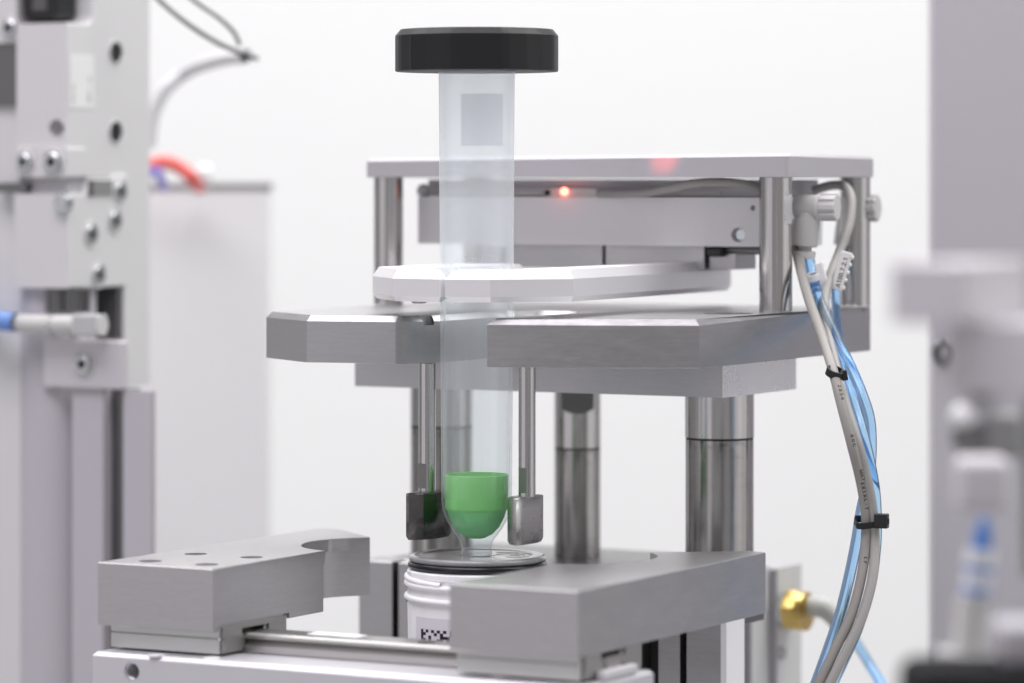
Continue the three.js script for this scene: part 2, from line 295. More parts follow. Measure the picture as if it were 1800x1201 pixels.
// ------------------------------------------------------------------ slide actuator under the top plate
{
  const a = thing('slide_actuator', 'flat silver slide actuator with a glowing red sensor under the top plate', 'actuator');
  const [xr, vf] = REL(1336, 1.052), [xl] = REL(735, 1.106), Y = (y) => yAt(y, 1.053), back = vf + 0.05;
  let body = box(xl, xr + 0.006, Y(434), Y(348), -back, -vf);
  const face = (x, y) => [xl + (x - 735) / 600 * (xr - xl), yAt(y, 1.053 + 0.053 * (1336 - x) / 600)];
  const hole = (x, y, r) => { const [X, y1] = face(x, y); return cyl(r, 0.008, 28).rotateX(Math.PI / 2).translate(X, y1, -vf); };
  body = cut(body, hole(1298, 413, 0.0031), hole(1323, 366, 0.0012));
  part('body', body, M.lightAnodised, a);
  for (const [x, y] of [[1298, 413]]) { const [X, y1] = face(x, y); part('screw_head', cyl(0.0022, 0.002, 24).rotateX(Math.PI / 2).translate(X + 0.0004, y1, -vf - 0.003), M.screw, a); }
  part('upper_rail', box(xl + 0.003, xr + 0.004, Y(348) + 0.0002, yAt(316, 1.053), -back, -vf - 0.004), M.anodised, a);
  part('groove_lip', box(xl + 0.006, xr - 0.002, Y(334), Y(331), -vf - 0.004, -vf - 0.0015), M.anodised, a);
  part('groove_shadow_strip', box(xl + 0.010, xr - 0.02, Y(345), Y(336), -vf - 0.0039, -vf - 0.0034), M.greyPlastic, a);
  { // sensor in the groove
    const [x0, y0] = face(962, 339), [x1] = face(1062, 339);
    const s = part('sensor', rbox(x0, x1, y0 - 0.0022, y0 + 0.0022, -vf - 0.004, -vf - 0.0008, 0.0006), M.lightPlastic, a);
    part('setting_screw', cyl(0.0013, 0.0008, 20).rotateX(Math.PI / 2).translate(face(968, 339)[0], y0, -vf - 0.0007), M.hole, s);
    const [lx] = face(998, 337);
    const led = part('signal_light', new THREE.SphereGeometry(0.0018, 20, 14).scale(1, 0.9, 0.6).translate(lx, y0 + 0.0006, -vf - 0.0006), P({ color: rgb(0.4, 0.02, 0.01), emissive: rgb(1, 0.16, 0.10), emissiveIntensity: 7, roughness: 0.4 }), s, 'small red signal light, lit');
    const glow = new THREE.PointLight(rgb(1, 0.07, 0.04), 0.00003); glow.position.set(lx, y0 + 0.0006, -vf + 0.004); glow.shadow.radius = 0.1; a.add(glow);
  }
  // carriage slab hanging under the body
  const [sx0] = REL(872, 1.09), [sx1] = REL(1226, 1.062);
  part('carriage', box(sx0, (sx0 + sx1) / 2 - 0.0012, yAt(474, 1.07), Y(434) - 0.0002, -vf - 0.040, -vf - 0.007), M.milledDark, a);
  part('carriage', box((sx0 + sx1) / 2 + 0.0004, sx1, yAt(474, 1.07), Y(434) - 0.0002, -vf - 0.040, -vf - 0.0072), M.milledDark, a);
  part('end_stop', box(sx1 + 0.0012, sx1 + 0.0135, yAt(474, 1.065), yAt(446, 1.065), -vf - 0.030, -vf - 0.010), M.milled, a);
  part('bumper', rbox(sx1 + 0.0012, sx1 + 0.009, yAt(452, 1.06), Y(434) - 0.0003, -vf - 0.026, -vf - 0.006, 0.001), M.rubber, a);
  part('guide_rod', cyl(0.0019, 0.035, 20).rotateZ(Math.PI / 2).translate(sx1 + 0.022, Y(441), -vf - 0.012), M.darkSteel, a);
  for (const x of [790, 812, 850]) { const [X] = REL(x, 1.085); part('mounting_lug', box(X - 0.0028, X + 0.0028, yAt(470, 1.085), yAt(435, 1.085), -vf - 0.03, -vf - 0.012), M.milledDark, a); }
  part('end_knob', new THREE.SphereGeometry(0.0032, 18, 12).translate(xl - 0.0006, yAt(336, 1.1), -vf - 0.006), M.lightPlastic, a);
}
{ // unseen red lamp added above the picture to make the spot on the front edge of the top plate
  const from = at(1150, -40, 0.93), to = at(1168, 273, 1.046);
  const t = thing('spot_lamp', 'small unseen red lamp added above the top plate that throws a red spot on its edge', 'sensor lamp', null, from.toArray(), 0);
  t.lookAt(to);
  part('housing', cyl(0.006, 0.03, 24).rotateX(Math.PI / 2).translate(0, 0, -0.0155), M.darkSteel, t);
  part('lamp_lens', cyl(0.003, 0.0006, 20).rotateX(Math.PI / 2), P({ color: rgb(0.3, 0.02, 0.02), emissive: rgb(1, 0.05, 0.05), emissiveIntensity: 2 }), t);
  const s = new THREE.SpotLight(rgb(1, 0.10, 0.10), 0.115, 0, 0.043, 1); s.position.copy(from).lerp(to, 0.02); s.target.position.copy(to); s.shadow.radius = 0.1; s.castShadow = true; scene.add(s, s.target); s.name = 'spot_lamp_beam'; s.target.name = 'spot_target';
}
// sensor lead along the groove, up under the plate
lone('sensor_lead', new THREE.TubeGeometry(curve([[1052, 340, 1.075], [1100, 340, 1.068], [1140, 338, 1.062], [1180, 330, 1.058], [1215, 323, 1.054], [1265, 321, 1.05], [1310, 324, 1.047], [1345, 333, 1.05], [1385, 338, 1.06]]), 80, 0.0019, 14), M.greyCable, 'grey sensor lead running below the top plate from the red light', 'cable');

// ------------------------------------------------------------------ clamp fingers
{
  const R = (list) => list.map(([x, D]) => REL(x, D));
  const y0 = yAt(532.4, 0.983), y1 = yAt(474.6, 0.983), o = { ct: 0.0023, cth: 0.0038, cb: 0.0016, cbh: 0.0022, crease: 0.3 };
  const a = thing('clamp_finger', 'short bright aluminium clamp finger with bright slanted edges, left of the tube', 'clamp', 'clamp fingers round the tube');
  const L = R([[655, 1.018], [690, 0.9948], [773, 0.9855]]);
  const polyL = [...L, [L[2][0] + 0.001, L[2][1] + 0.004], [U(-0.0125), U(-0.006)], [U(-0.0125), U(0.016)], [U(-0.012), U(0.05)], [U(-0.034), U(0.05)]];
  part('finger_plate', prism(polyL, y0, y1, o), M.blasted, a);
  const w = sp(737, 533, 1.003);
  part('screw_head', lathe([[0, -0.0012], [0.0026, -0.001], [0.0036, 0], [0.0036, 0.0008]], 32).translate(w[0], y0 - 0.0002, w[1]), M.screw, a);
  const b = thing('clamp_finger', 'long bright aluminium clamp finger with slanted edges, reaching back to the right of the tube', 'clamp', 'clamp fingers round the tube');
  const Q = R([[782, 0.986], [862, 0.983], [1008, 0.990], [1288, 1.0886]]);
  const polyR = fillet([Q[0], Q[1], Q[2], Q[3], [Q[3][0] - 0.012, Q[3][1] + 0.018], [U(0.0125), U(0.075)], [U(0.0115), U(0.012)], [U(0.0115), U(-0.004)], [Q[0][0] + 0.0015, Q[0][1] + 0.004]], { 3: 0.006 }, 5);
  let g = prism(polyR, y0, y1, o);
  part('finger_plate', g, M.blasted, b);
}

// ------------------------------------------------------------------ tube with cap, and the green plunger in it
{
  const t = thing('sample_tube', 'frosted plastic tube with a wide black cap standing on the white jar', 'tube', null, [0, 0, 0], 0);
  const y = (p) => yAt(p, 1), pr = (p) => p * PX;
  const outer = [[26.5, 986], [26.5, 962], [28, 953], [33, 945], [44, 930], [54, 913], [60, 897], [62, 880], [62.3, 840], [67, 126], [67, 110]];
  part('tube_body', lathe(outer.map(([r, p]) => [pr(r), y(p)]), 96, 0), M.frosted, t);
  part('inner_wall', lathe([[57.5, 876], [58, 840], [61.5, 130]].map(([r, p]) => [pr(r), y(p)]), 96, 0), M.clear, t);
  part('neck_thread', new THREE.TubeGeometry(new THREE.CatmullRomCurve3(Array.from({ length: 60 }, (_, i) => { const a = i / 59 * Math.PI * 4; return new THREE.Vector3(Math.cos(a) * pr(24), y(983) + i / 59 * pr(22), Math.sin(a) * pr(24)); })), 120, 0.0004, 8), M.clear, t);
  const c = lathe([[0, 126], [64, 126], [142, 126], [143.5, 124.5], [143.5, 63.5], [134.5, 52.4], [0, 52.4]].map(([r, p]) => [pr(r), y(p)]), 128, 0.35);
  const turned = dataTex(256, (x, yy) => nA(x * 2, yy * 256), { repeat: [1, 1] });
  part('cap', c, P({ color: rgb(0.009, 0.0085, 0.0098), roughness: 0.5, bumpMap: turned, bumpScale: 0.000014, specularIntensity: 0.8 }), t, 'wide black cap with bevelled top edge');
  { const s = Math.asin(-114.5 / 143.5); part('mould_seam', box(-0.0004, 0.0004, y(125), y(64), -0.0004, 0.00012).rotateY(s).translate(Math.sin(s) * pr(143.4), 0, Math.cos(s) * pr(143.4)), P({ color: rgb(0.03, 0.029, 0.032), roughness: 0.5 }), t); }
  // pale printed patch wrapped on the tube
  const R = pr(66.9), a0 = Math.asin(-27 / 66.9), a1 = Math.asin(46 / 66.9);
  part('label_patch', new THREE.CylinderGeometry(R + 0.00006, R, pr(91), 24, 1, true, a0, a1 - a0).translate(0, y(211.5), 0), M.patch, t, 'pale grey square mark near the top of the tube');
  // raised figures low on the tube
  const dots = []; 'SSCC'.split('').forEach((ch, i) => {
    const cells = ch === 'S' ? [[0, 0], [1, 0], [2, 0], [0, 1], [0, 2], [1, 2], [2, 2], [2, 3], [2, 4], [1, 4], [0, 4]] : [[0, 0], [1, 0], [2, 0], [0, 1], [0, 2], [0, 3], [0, 4], [1, 4], [2, 4]];
    for (const [cx, cy] of cells) { const px = 793 + i * 9.5 + cx * 2.6, py = 911 + cy * 2.3, r = 58, a = Math.asin((px - 837) / r); dots.push(new THREE.SphereGeometry(0.00030, 6, 5).translate(Math.sin(a) * pr(r - (py - 900) * 0.15), y(py), Math.cos(a) * pr(r - (py - 900) * 0.15))); }
  });
  part('raised_figures', mergeGeometries(dots), M.clear, t);

  const g = thing('plunger_cup', 'green plastic plunger cup in the bottom of the frosted tube', 'plunger', null, [0, 0, 0], 0);
  part('cup', lathe([[0, 900], [53, 897], [55.5, 893], [56, 835], [53.5, 834.5], [52.5, 842], [51, 880], [0, 884]].map(([r, p]) => [pr(r), y(p)]), 80, 0.6), M.greenPlastic, g);
  part('rim', new THREE.TorusGeometry(pr(54.8), pr(0.9), 10, 90).rotateX(Math.PI / 2).translate(0, y(834.8), 0), M.greenRim, g, 'pale bright rim of the green cup');
  part('rounded_base', lathe([[0, 947], [14, 946], [28, 939], [40, 926], [48, 911], [52, 898], [52.5, 895], [0, 894.5]].map(([r, p]) => [pr(r), y(p)]), 80, 0.6), M.greenLow, g, 'darker green rounded lower half of the plunger');
}

// ------------------------------------------------------------------ the two hanging tube guides
{
  const [gu] = [0.0153], y0 = yAt(950, 1), y1 = yAt(868.5, 1.0), top = yAt(648, 0.978) - 0.0001;
  const guide = (s, label) => {
    const t = thing('tube_guide', label, 'guide', 'steel guides beside the tube', [0, 0, 0], -TURN);
    const R0 = U(0.00228), X = s * U(gu), flat = box(-R0 * 2, R0 * 2, yAt(862, 1), yAt(818, 1), R0 * 0.7, R0 * 2).rotateY(-0.35).translate(X, 0, 0);
    const rod = shaftUV(cut(cyl(R0, top - y1, 48).translate(X, (top + y1) / 2, 0), flat), X, 0);
    const rm = part('rod', rod, M.steel, t);
    part('wrench_flat', box(-R0 * 0.68, R0 * 0.68, yAt(861.6, 1), yAt(818.4, 1), R0 * 0.68, R0 * 0.704).rotateY(-0.35).translate(X, 0, 0), M.darkFlat, rm);
    const poly = [[0.0178, -0.0066], [0.0180, 0.002], [0.0168, 0.0062], [0.0148, 0.0076], [0.0118, 0.0068], [0.0112, 0.002], [0.0113, -0.002], [0.0128, -0.0062], [0.0160, -0.0086], [0.0168, -0.0086]].map(([u, v]) => [s * U(u), U(v)]);
    part('guide_block', prism(poly, y0, y1, { ct: 0.0002, cb: 0.0008, cbh: 0.0016, crease: 0.9 }), s < 0 ? M.guideDarkReflect : M.guideSteel, t);
  };
  M.darkFlat = P({ color: rgb(0.33, 0.325, 0.32), metalness: 1, roughness: 0.4 });
  M.guideDarkReflect = P({ color: rgb(0.16, 0.155, 0.15), metalness: 1, roughness: 0.4, roughnessMap: smearRough });  // darker copy of the guide steel, a dark reflection put into the colour
  M.guideSteel = P({ color: rgb(0.50, 0.49, 0.48), metalness: 1, roughness: 0.55, roughnessMap: smearRough });
  guide(-1, 'steel guide rod and block on the left of the tube, dark reflection painted into the block');
  guide(1, 'bright steel guide rod and block on the right of the tube');
}

// ------------------------------------------------------------------ jar
{
  const j = thing('jar', 'white plastic screw jar with threaded neck under the tube, half behind the right jaw', 'jar', null, [0.0003, 0, 0], 0);
  const y = (p) => yAt(p, 1), pr = (p) => p * PX;
  const prof = [[0, 1139], [119, 1139], [122, 1136], [123.5, 1040], [121, 1014], [124, 1011], [124, 1002], [121.5, 999.5], [116, 998.5], [0, 998]];
  const body = part('jar_body', lathe(prof.map(([r, p]) => [pr(r), y(p)]), 128, 0.5), M.whitePlastic, j);
  for (const [p0, a0, a1, d] of [[1018.5, -2.2, 0.62 - Math.PI, 3], [1027, -3.2, 3.0, 8], [1052, -3.3, 2.95, 12]]) {
    const n = 90, pts = Array.from({ length: n + 1 }, (_, i) => { const k = i / n, a = a0 + (a1 - a0) * k; return new THREE.Vector3(Math.cos(-a) * pr(124.5), y(p0 + d * (k - 0.5)), Math.sin(-a) * pr(124.5)); });
    if (p0 < 1020) { for (let i = 0; i <= n; i++) { const a = 2.1 + 1.4 * i / n; pts[i].set(Math.cos(a) * pr(124), y(1010 + 9 * (1 - i / n)), Math.sin(a) * pr(124)); } }
    part('thread_ridge', new THREE.TubeGeometry(new THREE.CatmullRomCurve3(pts), 140, pr(5.2), 12), M.whitePlastic, body);
  }
  // printed square code and the fine edge of its label
  const cv = document.createElement('canvas'); cv.width = cv.height = 220; const cx = cv.getContext('2d'); cx.fillStyle = '#dcd9e2'; cx.fillRect(0, 0, 220, 220); cx.fillStyle = '#0b0b0d';
  const pat = ['10101010101', '11000101001', '10010001110', '11010011010', '10010111101', '11000110011', '10101011000', '11011001011', '10100110101', '11001010110', '11111111111'];
  pat.forEach((row, r) => [...row].forEach((b, c) => { if (b === '1') cx.fillRect(c * 20, r * 20, 20.5, 20.5); }));
  const ct = new THREE.CanvasTexture(cv); ct.colorSpace = THREE.SRGBColorSpace;
  const yl = 1107, hgt = 56, aL = Math.asin((743 - 840) / 124), aR = Math.asin((743 + 56 - 840) / 124);
  part('label', new THREE.CylinderGeometry(pr(124.0) + 0.00008, pr(123.2) + 0.00008, pr(70), 40, 1, true, aL - 0.13, 1.5).translate(0, y(1121 - 10), 0), P({ color: rgb(0.74, 0.73, 0.77), roughness: 0.5 }), body, 'thin white label with a square code');
  part('code', new THREE.CylinderGeometry(pr(123.9) + 0.00016, pr(123.2) + 0.00016, pr(hgt), 24, 1, true, aL, aR - aL).translate(0, y(yl - 11 + hgt / 2), 0), P({ map: ct, roughness: 0.5 }), body, 'black and white square code');
  part('seal_ring', new THREE.TorusGeometry(pr(116.5), pr(6.2), 20, 120).rotateX(Math.PI / 2).translate(0, y(991.5), 0), M.rubber, j, 'glossy black seal ring under the lid');
  const lid = part('lid', lathe([[0, 986], [116, 986], [119.5, 984], [120.5, 981], [119.5, 976.5], [115, 974.2], [100, 974.6], [96, 976.2], [34, 976.2], [31, 974.4], [0, 974.4]].map(([r, p]) => [pr(r), y(p)]), 128, 0), M.lidGrey, j, 'grey lid disc carrying the tube');
  // dark emblem of curved strokes on the lid: two ovals and arcs
  const em = [];
  const sh = (f) => { const s = new THREE.Shape(); f(s); em.push(new THREE.ExtrudeGeometry(s, { depth: 0.00012, bevelEnabled: false, curveSegments: 20 }).rotateX(-Math.PI / 2)); };
  const ring = (x, z, a, b, w) => sh((s) => { s.absellipse(x, -z, a, b, 0, Math.PI * 2); const h = new THREE.Path(); h.absellipse(x, -z, a - w, b - w, 0, Math.PI * 2); s.holes.push(h); });
  ring(0.0128, 0.004, 0.0078, 0.0105, 0.0016); ring(0.0150, 0.0045, 0.0037, 0.0045, 0.0014); ring(0.0190, -0.0045, 0.0036, 0.0040, 0.0011);
  sh((s) => { s.moveTo(0.0075, 0.011); s.lineTo(0.021, 0.0085); s.lineTo(0.0212, 0.0095); s.lineTo(0.0078, 0.0122); });
  sh((s) => { s.moveTo(0.006, -0.0165); s.lineTo(0.020, -0.0135); s.lineTo(0.0202, -0.0146); s.lineTo(0.006, -0.0176); });
  part('emblem', mergeGeometries(em).translate(0, y(976.2) + 0.00005, 0), P({ color: rgb(0.80, 0.80, 0.80), roughness: 0.3 }), lid, 'pale emblem of ovals and strokes on the grey lid');
}

// ------------------------------------------------------------------ lower grippers: base plate, rail, two jaws
const JY1 = yAt(967.5, 1), JY0 = JY1 - 106.6 * PX;
{
  const jaw = (s, label) => {
    const t = thing('gripper_jaw', label, 'gripper jaw', 'gripper jaws of the lower gripper');
    const cx = U(0.030), R = U(0.0213), a0 = Math.atan2(-U(0.0207), U(0.0346) - cx), a1 = Math.atan2(U(0.0164), U(0.0432) - cx);
    const mirror = (p) => p.map(([x, v]) => [s * x, v]);
    // the recess bulges towards +x
    const rec = arc(cx, 0, R, a1, a0, 22);
    const poly = [[U(0.0346), U(-0.0745)], [U(0.0702), U(-0.0745)], [U(0.0698), U(0.032)], [U(0.0642), U(0.0338)], [U(0.0440), U(0.0178)], ...rec];
    let g = toCreasedNormals(prism(mirror(poly), JY0, JY1, { ct: 0.00025, cb: 0.00025, raw: true }), 0.4);
    const spots = s > 0 ? [] : [[0.0600, -0.0655], [0.0600, -0.0445], [0.0425, -0.0655], [0.0425, -0.0445]], holes = spots.map(([u, v]) => cyl(0.0045, 0.01, 32).translate(s * U(u), JY1, -U(v)));
    const notch = box(s > 0 ? U(0.0300) : -U(0.0650), s > 0 ? U(0.0650) : -U(0.0300), JY0 - 0.002, JY0 + 0.0022, U(0.0385), U(0.0722));
    // lower lip of the recess steps back
    const lip = cyl(R + 0.0013, JY1 - JY0 - 0.0052 + 0.004, 48).translate(s * cx, (JY0 - 0.004 + JY1 - 0.0052) / 2, 0);
    g = cut(g, ...holes, notch, lip);
    part('jaw_block', g, M.milled, t);
    for (const [u, v] of spots) {
      const k = part('socket_screw', lathe([[0, -0.0012], [0.0017, -0.0012], [0.0017, 0.0002], [0.0036, 0.0002], [0.0039, -0.0002], [0.0039, -0.003]], 24).translate(s * U(u), JY1 - 0.0021, -U(v)), M.screw, t);
    }
    // carriage on the rail
    const c0 = s > 0 ? U(0.0350) : -U(0.0682), c1 = s > 0 ? U(0.0690) : -U(0.0350), by = 0.0007;
    const sec = new THREE.Shape(); // seen from the side: v to the right, up
    const v0 = U(-0.0712), v1 = U(-0.0412), vm = (v0 + v1) / 2, hw = 0.0098, ytop = JY0 + 0.0020;
    [[v0, by + 0.0005], [v0, by + 0.0055], [v0 + 0.0006, by + 0.006], [v0, by + 0.0066], [v0, ytop], [v1, ytop], [v1, by], [vm + hw, by], [vm + hw - 0.003, by + 0.0045], [vm + hw, by + 0.0075], [vm + hw, by + 0.0092], [vm - hw, by + 0.0092], [vm - hw, by + 0.0075], [vm - hw + 0.003, by + 0.0045], [vm - hw, by + 0.0005]].forEach(([v, y], i) => i ? sec.lineTo(v, y) : sec.moveTo(v, y));
    const eg = new THREE.ExtrudeGeometry(sec, { depth: c1 - c0, bevelEnabled: true, bevelSize: 0.0003, bevelThickness: 0.0003, bevelSegments: 1 });
    eg.rotateY(Math.PI / 2); eg.translate(c0, 0, 0);   // (v, y, depth) -> (depth, y, -v)
    const cm = part('carriage', boxUV(eg), M.carriageSteel, t, 'low steel carriage that rides on the rail');
    part('end_seal', boxUV(new THREE.ExtrudeGeometry(sec, { depth: 0.0012, bevelEnabled: false }).rotateY(Math.PI / 2).scale(1, 0.96, 0.985).translate(c1 + 0.0004, 0, 0.0006)), M.endSeal, cm);
  };
  M.endSeal = P({ color: rgb(0.34, 0.335, 0.325), metalness: 0.7, roughness: 0.45 });
  jaw(-1, 'left gripper jaw, milled aluminium block with four screw holes in its top');
  jaw(1, 'right gripper jaw, milled aluminium block nearest the camera in front of the jar');

  const r = thing('linear_rail', 'steel linear rail running under both gripper jaws', 'rail');
  const vm = U(-0.0562), hw = 0.0078, sec = new THREE.Shape();
  [[-hw, 0.0003], [-hw, 0.003], [-hw + 0.0022, 0.0044], [-hw, 0.0058], [-hw, 0.0070], [-hw + 0.0008, 0.0078], [hw - 0.0008, 0.0078], [hw, 0.0070], [hw, 0.0058], [hw - 0.0022, 0.0044], [hw, 0.003], [hw, 0.0003]].forEach(([v, y], i) => i ? sec.lineTo(vm + v, y) : sec.moveTo(vm + v, y));
  const len = U(0.0704) + 0.098, rg = new THREE.ExtrudeGeometry(sec, { depth: len, bevelEnabled: false }).rotateY(Math.PI / 2).translate(-0.098, 0, 0);
  const hs = []; for (let k = 0; k < 4; k++) hs.push(cyl(0.0036, 0.006, 24).translate(-0.072 + k * 0.040 + 0.018, 0.0078, -vm));
  part('rail', cut(boxUV(rg), ...hs), M.railSteel, r);
  part('rail_reflection', box(-0.026, -0.0035, 0.0079, 0.0081, -vm - 0.006, -vm + 0.002), M.white, r);  // white strip painted in as the reflection on the rail top

  const b = thing('base_plate', 'silver anodised base plate under the rail with a tapped hole in its front', 'base plate');
  const bx0 = U(-0.0690), bv = U(-0.0785);
  let g = prism([[bx0, bv], [U(0.0730), bv], [U(0.0730), U(-0.040)], [bx0, U(-0.036)]], -0.045, 0, { ct: 0.0014, cth: 0.0014, cb: 0.0003, raw: true });
  const hw0 = at(228, 1182, 0.958), h0 = sp(228, 1182, 0.958);
  g = cut(g, cyl(0.0031, 0.03, 32).rotateX(Math.PI / 2).translate(h0[0], hw0.y, -bv), cyl(0.0042, 0.0008, 32, 0.0031).rotateX(-Math.PI / 2).translate(h0[0], hw0.y, -bv));
  part('plate', g, M.baseAlu, b);
  part('end_block', rbox(U(0.0706), U(0.0730) - 0.0002, 0.0002, 0.0036, U(0.0480), U(0.066), 0.0008), M.bracketAlu, b);
  const th = new THREE.TubeGeometry(new THREE.CatmullRomCurve3(Array.from({ length: 140 }, (_, i) => { const a = i / 139 * Math.PI * 16; return new THREE.Vector3(h0[0] + Math.cos(a) * 0.0031, hw0.y + Math.sin(a) * 0.0031, -bv - 0.0006 - i / 139 * 0.009); })), 280, 0.00035, 5);
  part('screw_thread', th, M.screw, b);
  for (const [x, y] of [[275, 1153], [372, 1158], [880, 1189]]) { const w = sp(x, y, (806.5) / (y - 310)); part('plug', cyl(0.0032, 0.0006, 24).translate(w[0], 0.0001, w[1]), M.white, b); }
}

// ------------------------------------------------------------------ housing that the columns stand in, behind the jar
{
  const h = thing('column_housing', 'grey aluminium profile housing behind the jar that the round columns stand in', 'housing');
  const x0 = U(-0.0732), x1 = U(0.044), v0 = U(0.060), ty = 0.0165, by = -0.17, dep = 0.017;
  const sl = [[691, 706, 1.083], [1118, 1158, 1.041], [1190, 1205, 1.036]].map(([a, b, d]) => [REL(a, d)[0], REL(b, d)[0]]);
  let poly = [[x0, v0]];
  for (const [a, b] of sl) poly.push([a, v0], [a, v0 + 0.010], [b, v0 + 0.010], [b, v0]);
  poly.push([x1, v0], [x1, v0 + dep], [x0, v0 + dep]);
  part('profile', prism(poly, by, ty, { ct: 0.0004, cb: 0.0004 }), M.milledDark, h);
  for (const [a, b] of sl) part('slot_strip', box(a + 0.0003, b - 0.0003, by, ty - 0.003, -v0 - 0.0095, -v0 - 0.0085), M.blackPlastic, h);
  part('lit_side_strip', box(x1 - 0.0012, x1 + 0.0014, by, ty - 0.001, -v0 - dep + 0.0002, -v0 + 0.0004), M.lightAnodised, h);  // paler plate puts the light on the right side into the colour
  part('top_platform', prism([[x0 + 0.004, v0 + dep + 0.0002], [x1, v0 + dep + 0.0002], [x1, U(0.086)], [U(0.02), U(0.10)], [U(0.02), U(0.125)], [x0 + 0.004, U(0.125)]], ty - 0.02, ty - 0.0002), M.darkSteel, h, 'dark platform the columns stand on');
}
{
  const h = thing('valve_block', 'pale grey valve block behind the right jaw with a brass fitting on its side', 'valve block');
  const [x0, v0] = REL(1290, 1.12), [x1] = REL(1330, 1.12), ty = yAt(990, 1.13), by = -0.17;
  const [a] = REL(1362, 1.16);
  part('body', prism([[x0, v0], [x1, v0], [x1, v0 + 0.0178], [x0, v0 + 0.0178]], by, ty, { ct: 0.0006 }), M.sheetGrey, h);
  part('side_plate', prism([[x0, v0 + 0.0180], [x1 + 0.0030, v0 + 0.0180], [x1 + 0.0030, v0 + 0.0446], [x0, v0 + 0.0446]], by, ty - 0.002, { ct: 0.0006 }), M.panelGrey, h);
  part('shaded_front', box(x0, x1 - 0.0003, by, ty - 0.001, -v0 + 0.0002, -v0 + 0.0010), M.panelGrey, h);  // front made darker, the side below paler: light by facing, painted as plates
  part('lit_side', box(x1 + 0.0031, x1 + 0.0039, by, ty - 0.002, -v0 - 0.0444, -v0 - 0.0184), M.sheetGrey, h);
  const p = at(1389, 1068, 1.137), Z = -(v0 + 0.0245), xx = x1 + 0.0039;
  const hex = part('brass_nut', toCreasedNormals(cyl(0.0096, 0.0062, 6), 0.3).rotateY(0.25).rotateZ(Math.PI / 2).translate(xx + 0.0058, p.y, Z), M.brass, h, 'shiny brass hexagon nut');
  part('nut_collar', cyl(0.0088, 0.0030, 40).rotateZ(Math.PI / 2).translate(xx + 0.0104, p.y, Z), M.brass, hex);
  part('washer', cyl(0.0085, 0.0026, 40).rotateZ(Math.PI / 2).translate(xx + 0.0014, p.y, Z), M.screw, hex);
  part('lower_screw', cyl(0.003, 0.002, 20).rotateZ(Math.PI / 2).translate(xx + 0.0008, p.y - 0.019, Z + 0.003), M.screw, h);
  lone('elbow_pipe', tube([[1412, 1067, 1.131], [1430, 1067, 1.126], [1448, 1069, 1.121], [1462, 1078, 1.119], [1480, 1098, 1.117], [1492, 1112, 1.115]], 0.0048, 60, 24), M.lightPlastic, 'light grey elbow pipe turning down from the brass nut', 'pipe');
  lone('blue_air_tube', tube([[1486, 1104, 1.116], [1504, 1128, 1.113], [1525, 1162, 1.11], [1550, 1204, 1.1], [1570, 1245, 1.09]], 0.0023, 60, 18), M.blueTube, 'blurred pale blue tube slanting down to the lower right from the elbow pipe', 'tube');
}

